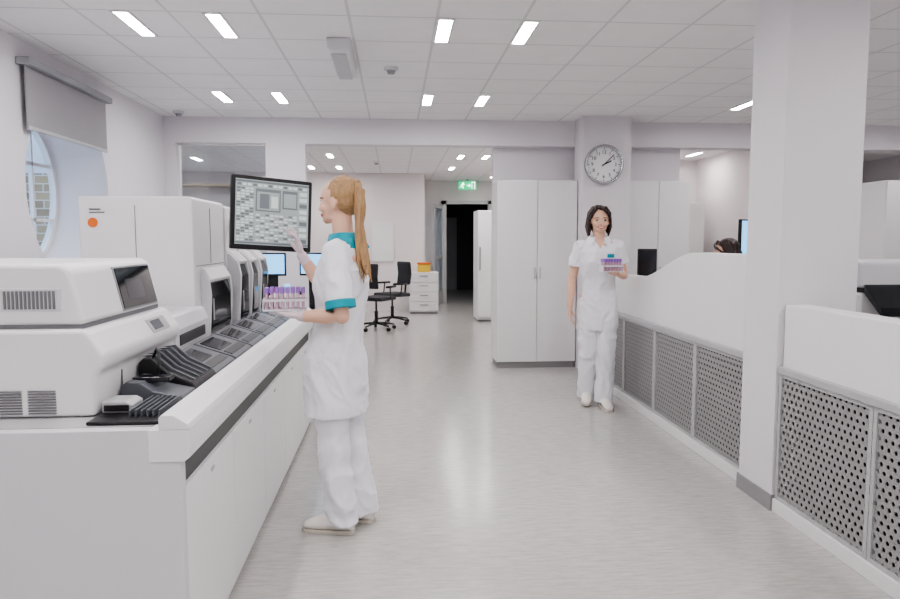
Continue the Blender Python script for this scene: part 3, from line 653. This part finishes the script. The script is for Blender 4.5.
    co=mk('collar',b2,M_teal if teal else M_cloth,t,smooth=True); sd=co.modifiers.new('s','SOLIDIFY'); sd.thickness=.006
    bm=nb(); h0=J['leg_l'][0][2]
    if dz==0: torso(bm,[(.78,0,.110,.158),(.86,0,.112,.160),(.97,0,.10,.138)])
    else: ell(bm,B,(tf[0],0,h0),(.13,.17,.09))
    for side in 'lr':
        hip,kn,an=[Vector(q) for q in J['leg_'+side]]
        tube(bm,[W(hip),W(hip*.5+kn*.5),W(kn),W(kn*.5+an*.5)],[.10,.092,.077,.076]); an2=an+Vector((-.005,0,-.04))
        d=(W(an2)-W(kn)).normalized(); x,y=frame_of(d); loft(bm,[(W(kn),x*.077,y*.077),(W(kn*.5+an*.5),x*.076,y*.076),(W(an2),x*.080,y*.080)],20)
    bm=fuse(bm,.006,5,.017,5.0,7); mk('trousers',bm,M_cloth,t,smooth=True,norm=False)
    for side in 'lr':
        an=Vector(J['leg_'+side][2]); fd=Vector(J.get('foot_'+side,(1,0,0))); yawd=Vector((fd.x,fd.y,0)).normalized(); pitch=J.get('pitch_'+side,0)
        A=Matrix((yawd,Vector((-yawd.y,yawd.x,0)),Z)).transposed().to_4x4()
        Mx=B@Matrix.Translation(Vector((an.x,an.y,an.z-.085)))@A@Matrix.Translation((.15,0,0))@Matrix.Rotation(pitch,4,'Y')@Matrix.Translation((-.15,0,0))
        bm=nb(); rg=[(-.064,.018,0,.05),(-.056,.030,0,.075),(-.02,.037,0,.10),(.03,.039,0,.098),(.075,.042,0,.080),(.12,.044,0,.060),(.16,.040,0,.046),(.185,.026,0,.034),(.192,.012,0,.024)]
        loft(bm,[(Vector((x,0,.012+zz/2)),Vector((0,w,0)),Vector((0,0,zz/2))) for x,w,_,zz in rg],24); bm.transform(Mx); s_=mk('shoe',bm,M_shoe,t,smooth=True)
        bm=nb(); pl=[(-.066,-.02),(-.05,-.034),(.03,-.038),(.12,-.046),(.17,-.04),(.196,-.018),(.196,.018),(.17,.04),(.12,.046),(.03,.038),(-.05,.034),(-.066,.02)]
        prism(bm,pl,'z',0,.018); bm.transform(Mx); mk('sole',bm,M_sole,s_,.003)
    bm=nb()
    if hairkind=='pony':
        ell(bm,MH,(-.028,0,1.640),(.091,.081,.088),28); ell(bm,MH,(-.05,0,1.60),(.062,.075,.065),20)
        P=((-.075,.01,1.680),(-.112,.03,1.686),(-.128,.05,1.65),(-.132,.060,1.57),(-.127,.062,1.49),(-.135,.060,1.40),(-.142,.058,1.31),(-.155,.055,1.235))
        tube(bm,[MH@Vector(p) for p in P],[.026,.017,.018,.021,.019,.017,.012,.003])
        for q in range(7):
            an_=q*.898; o=Vector((math.cos(an_)*.015,math.sin(an_)*.015,0)); tube(bm,[MH@(Vector(p)+o*(.8+.16*i)+Vector((.006*math.sin(i*1.9+q),.005*math.cos(i*1.4+q*2),-.02*math.sin(q*2.1)*(i==5)))) for i,p in enumerate(P[2:])],[.009,.011,.011,.009,.007,.0035],10)
        ell(bm,MH,(-.098,.02,1.682),(.015,.020,.022))
    else:
        ell(bm,MH,(-.026,0,1.637),(.098,.082,.092),28); ell(bm,MH,(-.05,0,1.57),(.06,.078,.08),20)
        tube(bm,[MH@Vector(p) for p in ((.03,-.035,1.722),(.070,-.005,1.704),(.080,.030,1.684),(.064,.060,1.655),(.045,.074,1.62))],[.012,.012,.012,.011,.010])
        tube(bm,[MH@Vector(p) for p in ((.035,-.035,1.720),(.066,-.042,1.694),(.062,-.062,1.655),(.045,-.074,1.62))],[.012,.011,.010,.010])
        for s in (-1,1):
            for q in range(4):
                tube(bm,[MH@Vector((p[0]-.018*q,s*p[1]+s*.002*q,p[2])) for p in ((.03,.044,1.708),(.030,.076,1.66),(.016,.082,1.60),(.004,.085,1.55),(-.004,.082,1.51),(.0,.074,1.475-.005*q))],[.012,.011,.012,.013,.012,.006])
            tube(bm,[MH@Vector(p) for p in ((-.03,s*.073,1.60),(-.045,s*.080,1.54),(-.045,s*.074,1.50))],[.028,.028,.018])
        tube(bm,[MH@Vector(p) for p in ((-.07,0,1.6),(-.075,0,1.52),(-.07,0,1.49))],[.05,.05,.03])
    bm=fuse(bm,.0042,2,.006,3,34); mk('hair',bm,hair,t,smooth=True,norm=False)
    return t,B,MH
TU1=[(.58,.01,.152,.196),(.70,.01,.153,.194),(.84,.01,.146,.186),(.98,.0,.118,.152),(1.10,.0,.116,.152),(1.22,.01,.132,.168),(1.32,.005,.113,.168),(1.385,0,.086,.140),(1.425,0,.075,.10),(1.445,0,.066,.072)]
J1={'head':(.0,0),'lean':[.02,0,-.035],
 'leg_l':[(.02,.085,.88),(.02,.08,.49),(-.02,.08,.085)],'leg_r':[(.01,-.085,.88),(-.01,-.075,.48),(-.075,-.07,.085)],
 'arm_l':[(-.035,.165,1.365),(-.085,.21,1.075),(.135,.165,1.065)],'arm_r':[(-.03,-.170,1.365),(.165,-.200,1.165),(.275,-.175,1.342)],
 'slv_r':.97,
 'hand_l':[(.93,-.30,.05),(0.1,-.2,.97),[.18,.2,.22,.25],1],'hand_r':[(.26,.03,1),(.75,.45,-.30),[.10,.08,.35,.45],-1],
 'foot_l':(1,.05,0),'foot_r':(1,-.12,0)}
p1,B1,_=human((-.265,3.42,0),(-.96,.28,0),J1,'woman in white uniform with teal trim touching monitor, holding tube rack',M_hair1,'pony',True,.86,True,headyaw=-.06,headpitch=.02,tun=TU1,wr=.013)
TU2=[(.66,0,.120,.174),(.76,0,.122,.174),(.88,0,.115,.168),(1.0,.0,.098,.142),(1.10,.005,.106,.148),(1.22,.02,.125,.163),(1.32,.01,.112,.166),(1.385,0,.083,.136),(1.425,0,.065,.10),(1.44,0,.058,.068)]
J2={'head':(.02,-.012),'lean':[0,0,0],
 'leg_l':[(.0,.08,.88),(.06,.07,.49),(.07,.055,.085)],'leg_r':[(.0,-.08,.88),(.03,-.075,.48),(-.10,-.065,.10)],
 'arm_l':[(0,.165,1.365),(-.04,.225,1.12),(.15,.145,1.14)],'arm_r':[(0,-.165,1.365),(-.03,-.215,1.09),(.02,-.235,.855)],
 'hand_l':[(.85,-.5,.05),(0,-.1,1),[.2,.22,.25,.28],1],'hand_r':[(.12,.0,-1),(.2,1,0),[.22,.25,.28,.3],-1],
 'foot_l':(1,.1,0),'foot_r':(1,-.15,0),'pitch_r':.12}
p2,B2,_=human((1.72,5.83,0),(-.12,-.99,0),J2,'woman in white short-sleeved uniform walking and carrying tube rack',M_hair2,'bob',False,.60,False,headyaw=.0,headpitch=.06,tun=TU2,hs=(1.0,1.07,.98),slr=.93,wr=.013)
b=nb(); bx(b,.142,.152,.05,.105,1.275,1.305); b.transform(B2); mk('name_badge',b,M_teal,p2,label='teal name badge')
J3={'head':(.03,0),'lean':[0,.01,.02],'dz':-.29,
 'leg_l':[(.0,.09,.60),(.40,.10,.56),(.42,.1,.10)],'leg_r':[(.0,-.09,.60),(.40,-.10,.56),(.42,-.1,.10)],
 'arm_l':[(.0,.175,1.065),(.08,.21,.82),(.28,.14,.80)],'arm_r':[(.0,-.175,1.065),(.08,-.21,.82),(.28,-.14,.80)],
 'hand_l':[(1,-.2,-.05),(0,0,-1),[.2,.2,.2,.2],-1],'hand_r':[(1,.2,-.05),(0,0,-1),[.2,.2,.2,.2],1],'foot_l':(1,0,0),'foot_r':(1,0,0)}
human((3.0,6.0,.0),(-1,.25,0),J3,'seated colleague in white uniform, dark hair, behind partition',M_hair2,'bob',False,.6,False,headpitch=.35,tun=[(u,a,c*.92,d*.9) for u,a,c,d in TU2[2:]],vox=.006)
# ---------------------------------------------------------------- tube racks
def rack(center,ang,nx,ny,gname,lab):
    C=Vector(center); R=Matrix.Translation(C)@Matrix.Rotation(ang,4,'Z'); sp=.024; w=nx*sp/2+.006; d=ny*sp/2+.006
    t=thing('tube_rack',C,lab,'tube rack')
    b=nb(); bx(b,-w,w,-d,d,0,.006); bx(b,-w,-w+.004,-d,d,.006,.055); bx(b,w-.004,w,-d,d,.006,.055); b.transform(R); mk('base',b,M_rack,t)
    b=nb()
    for i in range(nx+1): bx(b,-w+.004+i*(2*w-.01)/nx,-w+.006+i*(2*w-.01)/nx,-d,d,.048,.054)
    for j in range(ny+1): bx(b,-w,w,-d+j*(2*d-.002)/ny,-d+.002+j*(2*d-.002)/ny,.044,.055)
    b.transform(R); mk('grid',b,M_rack,t)
    first=None
    for i in range(nx):
        for j in range(ny):
            p=R@Vector(((i-(nx-1)/2)*sp,(j-(ny-1)/2)*sp,.0065+random.uniform(0,.003)))
            if first is None:
                first=thing('test_tube',p,'blood sample tube with purple cap in rack','test tube',world=False,group=gname)
                b=nb(); cyl(b,(0,0,0),(0,0,.085),.0065,.0065,12); mk('tube',b,M_tube,first,smooth=False)
                b=nb(); cyl(b,(0,0,.074),(0,0,.100),.0098,.0098,12); mk('cap',b,M_purple,first)
            else: copy_thing(first,p)
pc=B1@Vector((.235,.115,1.088)); rack(pc,.12,8,4,'tubes in first rack','white rack of purple-capped tubes held by woman')
pc=B2@Vector((.245,.065,1.160)); rack(pc,.15,7,3,'tubes in second rack','white rack of purple-capped tubes carried by walking woman')
# ---------------------------------------------------------------- world
w=bpy.data.worlds.new('world'); S.world=w; w.use_nodes=True; nt=w.node_tree; bg=nt.nodes['Background']
sky=nt.nodes.new('ShaderNodeTexSky'); sky.sky_type='PREETHAM'; sky.turbidity=4
mx=nt.nodes.new('ShaderNodeMix'); mx.data_type='RGBA'; mx.inputs[0].default_value=.2; mx.inputs[6].default_value=(.62,.78,1,1); nt.links.new(sky.outputs[0],mx.inputs[7])
nt.links.new(mx.outputs[2],bg.inputs[0]); bg.inputs[1].default_value=3.2
